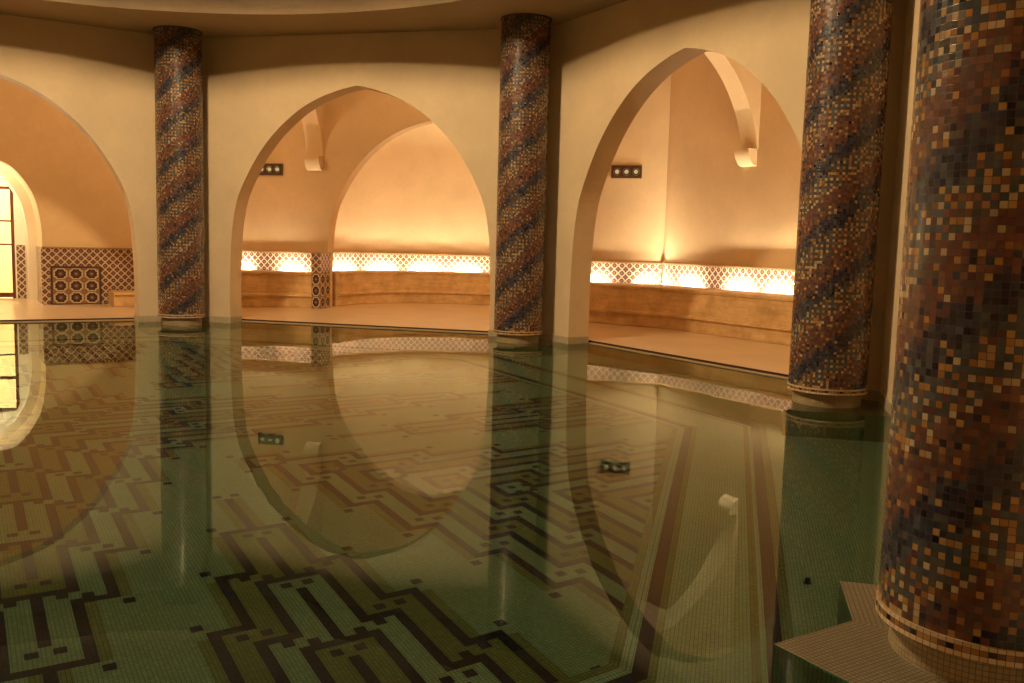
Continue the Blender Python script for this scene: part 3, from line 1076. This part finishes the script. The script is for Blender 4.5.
def tile_color(c, r, rng):
    ph = (r - 0.8 * c) % 24
    ci, ri = int(c), int(r)
    x = rng.random()
    if ph < 5.6:                       # dark blue band with a toothed upper edge
        if ph > 3.8 and (ci % 4 == 0) and x < 0.8: return rng.choice(PAL_RED)
        if x < 0.04: return rng.choice(OCHRE)
        return rng.choice(PAL_NAVY) if x < 0.85 else rng.choice(PAL_GREY)
    if ph < 14:                        # red-brown band with scattered ochre
        if (ci + 2 * ri) % 5 == 0 and x < 0.5: return rng.choice(OCHRE)
        if x < 0.03: return rng.choice(PALE)
        if x < 0.12: return rng.choice(PAL_NAVY)
        return rng.choice(PAL_RED)
    if ph < 15:
        return rng.choice(PALE) if x < 0.55 else rng.choice(PAL_RED)
    if ph < 22:                        # grey-blue band dotted with pale tiles
        if ci % 2 == 0 and ri % 2 == 0: return rng.choice(PALE) if x < 0.42 else rng.choice(OCHRE)
        if x < 0.13: return rng.choice(OCHRE)
        return rng.choice(PAL_GREY) if x < 0.8 else rng.choice(PAL_RED)
    if (ci + ri) % 3 == 0 and x < 0.6: return rng.choice(OCHRE)
    return rng.choice(PAL_GREY + PAL_NAVY)


def shaft_mesh():
    rng = random.Random(11)
    mb = MB()
    for r in range(NROW):
        z0, z1 = Z0S + r * ROWH, Z0S + (r + 1) * ROWH
        if r == NROW - 1: z1 = Z_SOF - 0.018
        for c in range(NCI):
            a0, a1 = 2 * pi * c / NCI, 2 * pi * (c + 1) / NCI
            col = tile_color(c, r, rng)
            mb.face([(RSH * cos(a0), RSH * sin(a0), z0), (RSH * cos(a1), RSH * sin(a1), z0),
                     (RSH * cos(a1), RSH * sin(a1), z1), (RSH * cos(a0), RSH * sin(a0), z1)],
                    [(c, r), (c + 1, r), (c + 1, r + 1), (c, r + 1)], 0, (*col, 1))
    return mb


def band_mesh():
    rng = random.Random(5)
    mb = MB()
    RB = 0.306
    zs = [0.102, 0.118, 0.1345, Z0S]
    for row in range(3):
        for c in range(NCI):
            a0, a1 = 2 * pi * c / NCI, 2 * pi * (c + 1) / NCI
            if row == 1:
                k = c % 5
                col = (0.02, 0.012, 0.012) if k == 0 else rng.choice([(0.34, 0.16, 0.06), (0.22, 0.10, 0.05), (0.40, 0.22, 0.09), (0.16, 0.08, 0.06)])
            else:
                col = rng.choice([(0.66, 0.51, 0.32), (0.62, 0.47, 0.29), (0.58, 0.44, 0.27)])
            mb.face([(RB * cos(a0), RB * sin(a0), zs[row]), (RB * cos(a1), RB * sin(a1), zs[row]),
                     (RB * cos(a1), RB * sin(a1), zs[row + 1]), (RB * cos(a0), RB * sin(a0), zs[row + 1])],
                    [(c, row), (c + 1, row), (c + 1, row + 1), (c, row + 1)], 0, (*col, 1))
    for c in range(NCI):
        a0, a1 = 2 * pi * c / NCI, 2 * pi * (c + 1) / NCI
        for (r0, r1, z) in ((0.25, RB, 0.105), (RB, RSH - .01, Z0S)):
            mb.face([(r0 * cos(a0), r0 * sin(a0), z), (r0 * cos(a1), r0 * sin(a1), z),
                     (r1 * cos(a1), r1 * sin(a1), z), (r1 * cos(a0), r1 * sin(a0), z)],
                    [(c + .5, .5)] * 4, 0, (0.42, 0.30, 0.17, 1))
    return mb


COLS = [(112.5, 'spiral mosaic column farthest left, beside the arch with the glazed doorway'),
        (67.5, 'spiral mosaic column standing between the two arches with lit stone benches'),
        (22.5, 'tall dark mosaic column in shade just right of the nearer bench arch'),
        (-22.5, 'nearest and biggest mosaic column at the right edge, on a tiled ledge')]
first = None
for ang, lab in COLS:
    loc = (RCOL * cos(radians(ang)), RCOL * sin(radians(ang)), 0.02)
    rz = radians(ang + 180)
    if first is None:
        root = empty('mosaic_column', loc, rz)
        LZ = lambda z: z - 0.02
        def shift(mb):
            mb.v = [(x, y, z - 0.02) for x, y, z in mb.v]
            return mb
        shift(shaft_mesh()).build('shaft', M_SHAFT, parent=root, smooth=40)
        shift(band_mesh()).build('base_band', M_SHAFT, parent=root, smooth=40)
        mb = MB(); mb.lathe([(0.262, -0.04), (0.262, 0.087)], 0, 0, 64, circ=66 * TILE)
        mb.build('plinth', M_PLINTH, parent=root, smooth=40)
        mb = MB(); mb.lathe([(0.29, Z_SOF - .04), (0.312, Z_SOF - .036), (0.312, Z_SOF - .02)], 0, 0, 64)
        mb.build('shadow_gap_ring', simple('shadow_gap_dark', (0.06, 0.035, 0.025), 0.5), parent=root, smooth=40)  # dark ring stands in for the soft shadow gap under the soffit
        first = root
    else:
        root = first.copy(); COL.objects.link(root)
        root.location = loc; root.rotation_euler = (0, 0, rz)
        for ch in list(first.children):
            c = ch.copy(); COL.objects.link(c); c.parent = root
    tag(root, lab, 'column', 'mosaic columns round the pool')

# ------------------------------------------------------------------ water and pool drain
pts = []
for a in ANG8:
    pts += [P(a, 6.118, -HW + .012, 0), P(a, 6.45, -HW + .012, 0), P(a, 6.45, HW - .012, 0), P(a, 6.118, HW - .012, 0)]
    r0 = 6.118 / cos(pi / 8)
    pts.append((r0 * cos(radians(a + 22.5)), r0 * sin(radians(a + 22.5)), 0))
me = bpy.data.meshes.new('pool_water')
bm = bmesh.new()
vs = [bm.verts.new(p) for p in pts]
f = bm.faces.new(vs)
bm.normal_update()
if f.normal.z < 0: f.normal_flip()
bmesh.ops.triangulate(bm, faces=[f])
bm.to_mesh(me); bm.free()
me.materials.append(M_WATER)
wo = bpy.data.objects.new('pool_water', me)
COL.objects.link(wo)
tag(wo, 'still clear pool water mirroring the arches over the patterned mosaic bottom', 'water')

dr = empty('pool_nozzle', (5.326, -0.945, -DEPTH + 0.002))
tag(dr, 'small dark nozzle standing up from the pool floor left of the nearest column', 'nozzle')
mb = MB(); mb.lathe([(0.017, 0.0), (0.017, 0.006), (0.013, 0.009), (0.013, 0.05), (0.009, 0.055)], 0, 0, 20)
mb.build('body', M_CHROME, parent=dr, smooth=40)
mb = MB(); mb.lathe([(0.009, 0.055), (0.0, 0.055)], 0, 0, 20)
mb.build('outlet', M_HOLE, parent=dr)

# ------------------------------------------------------------------ lights of the room and added fill
def light(name, typ, loc, energy, color, **kw):
    ld = bpy.data.lights.new(name, typ)
    ld.energy = energy
    ld.color = color
    for k, v in kw.items(): setattr(ld, k, v)
    o = bpy.data.objects.new(name, ld)
    COL.objects.link(o)
    o.location = loc
    return o

WARM = (1.0, 0.70, 0.36)
light('hall_lantern', 'SPOT', (0, 0, 5.6), 1500, WARM, spot_size=radians(142.8), spot_blend=0.06, shadow_soft_size=0.26)
o = light('dome_fill', 'SPOT', (0, 0, 5.75), 1080, (0.86, 0.93, 0.90), spot_size=radians(150), spot_blend=0.4, shadow_soft_size=0.15)  # added fill aimed up, so the dome's bounce brightens the pool floor
o.rotation_euler = (pi, 0, 0)
for ga, gd, gl, gp in ((135, 7.7, 2.2, 95), (135, 7.6, -2.6, 40), (90, 7.4, 0.0, 30), (45, 7.4, 0.0, 26), (0, 7.6, 0.0, 30)):
    light('gallery_fill', 'POINT', P(ga, gd, gl, 4.2), gp, WARM, shadow_soft_size=0.2)  # unseen fill added under the vaults to brighten the niches
o = light('door_room_light', 'AREA', P(135, dw + 1.7, 0, 2.75), 200, (1.0, 0.82, 0.50), shape='RECTANGLE', size=2.4, size_y=2.4)
light('passage_light', 'POINT', P(135, D_OUT + 0.9, 0, 1.95), 45, (1.0, 0.84, 0.55), shadow_soft_size=0.12)

w = bpy.data.worlds.new('World')
SC.world = w
w.use_nodes = True
w.node_tree.nodes['Background'].inputs[0].default_value = (0.5, 0.32, 0.16, 1)
w.node_tree.nodes['Background'].inputs[1].default_value = 0.0

# ------------------------------------------------------------------ camera
cam = bpy.data.cameras.new('Camera')
co = bpy.data.objects.new('Camera', cam)
COL.objects.link(co)
SC.camera = co
FPX = 906.45
cam.sensor_fit = 'HORIZONTAL'
cam.sensor_width = 36.0
cam.lens = 36.0 * FPX / 1024
cam.clip_start = 0.05
pitch, roll, head = radians(6.0987), radians(1.5019), radians(13.4537)
from mathutils import Matrix, Vector
c, s = cos(pitch), sin(pitch)
fwd = Vector((0, c, -s)); up = Vector((0, s, c)); rt = Vector((1, 0, 0))
r2 = rt * cos(roll) + up * sin(roll)
u2 = up * cos(roll) - rt * sin(roll)
R = Matrix((r2, u2, -fwd)).transposed()
R = Matrix.Rotation(head, 3, 'Z') @ R
M4 = R.to_4x4()
M4.translation = Vector((4.90792, -5.24837, 1.1949))
co.matrix_world = M4

# ------------------------------------------------------------------ render look
vs_ = SC.view_settings
vs_.view_transform = 'Standard'
vs_.look = 'None'
vs_.gamma = 1
vs_.exposure = 0.0
vs_.use_curve_mapping = False
cy = SC.cycles
cy.max_bounces = 14
cy.diffuse_bounces = 8
cy.glossy_bounces = 6
cy.transmission_bounces = 10
cy.transparent_max_bounces = 12
cy.caustics_reflective = True
cy.caustics_refractive = True
cy.sample_clamp_indirect = 4.0
cy.blur_glossy = 0.0
cy.use_denoising = True
cy.denoiser = 'OPENIMAGEDENOISE'
cy.denoising_input_passes = 'RGB_ALBEDO_NORMAL'
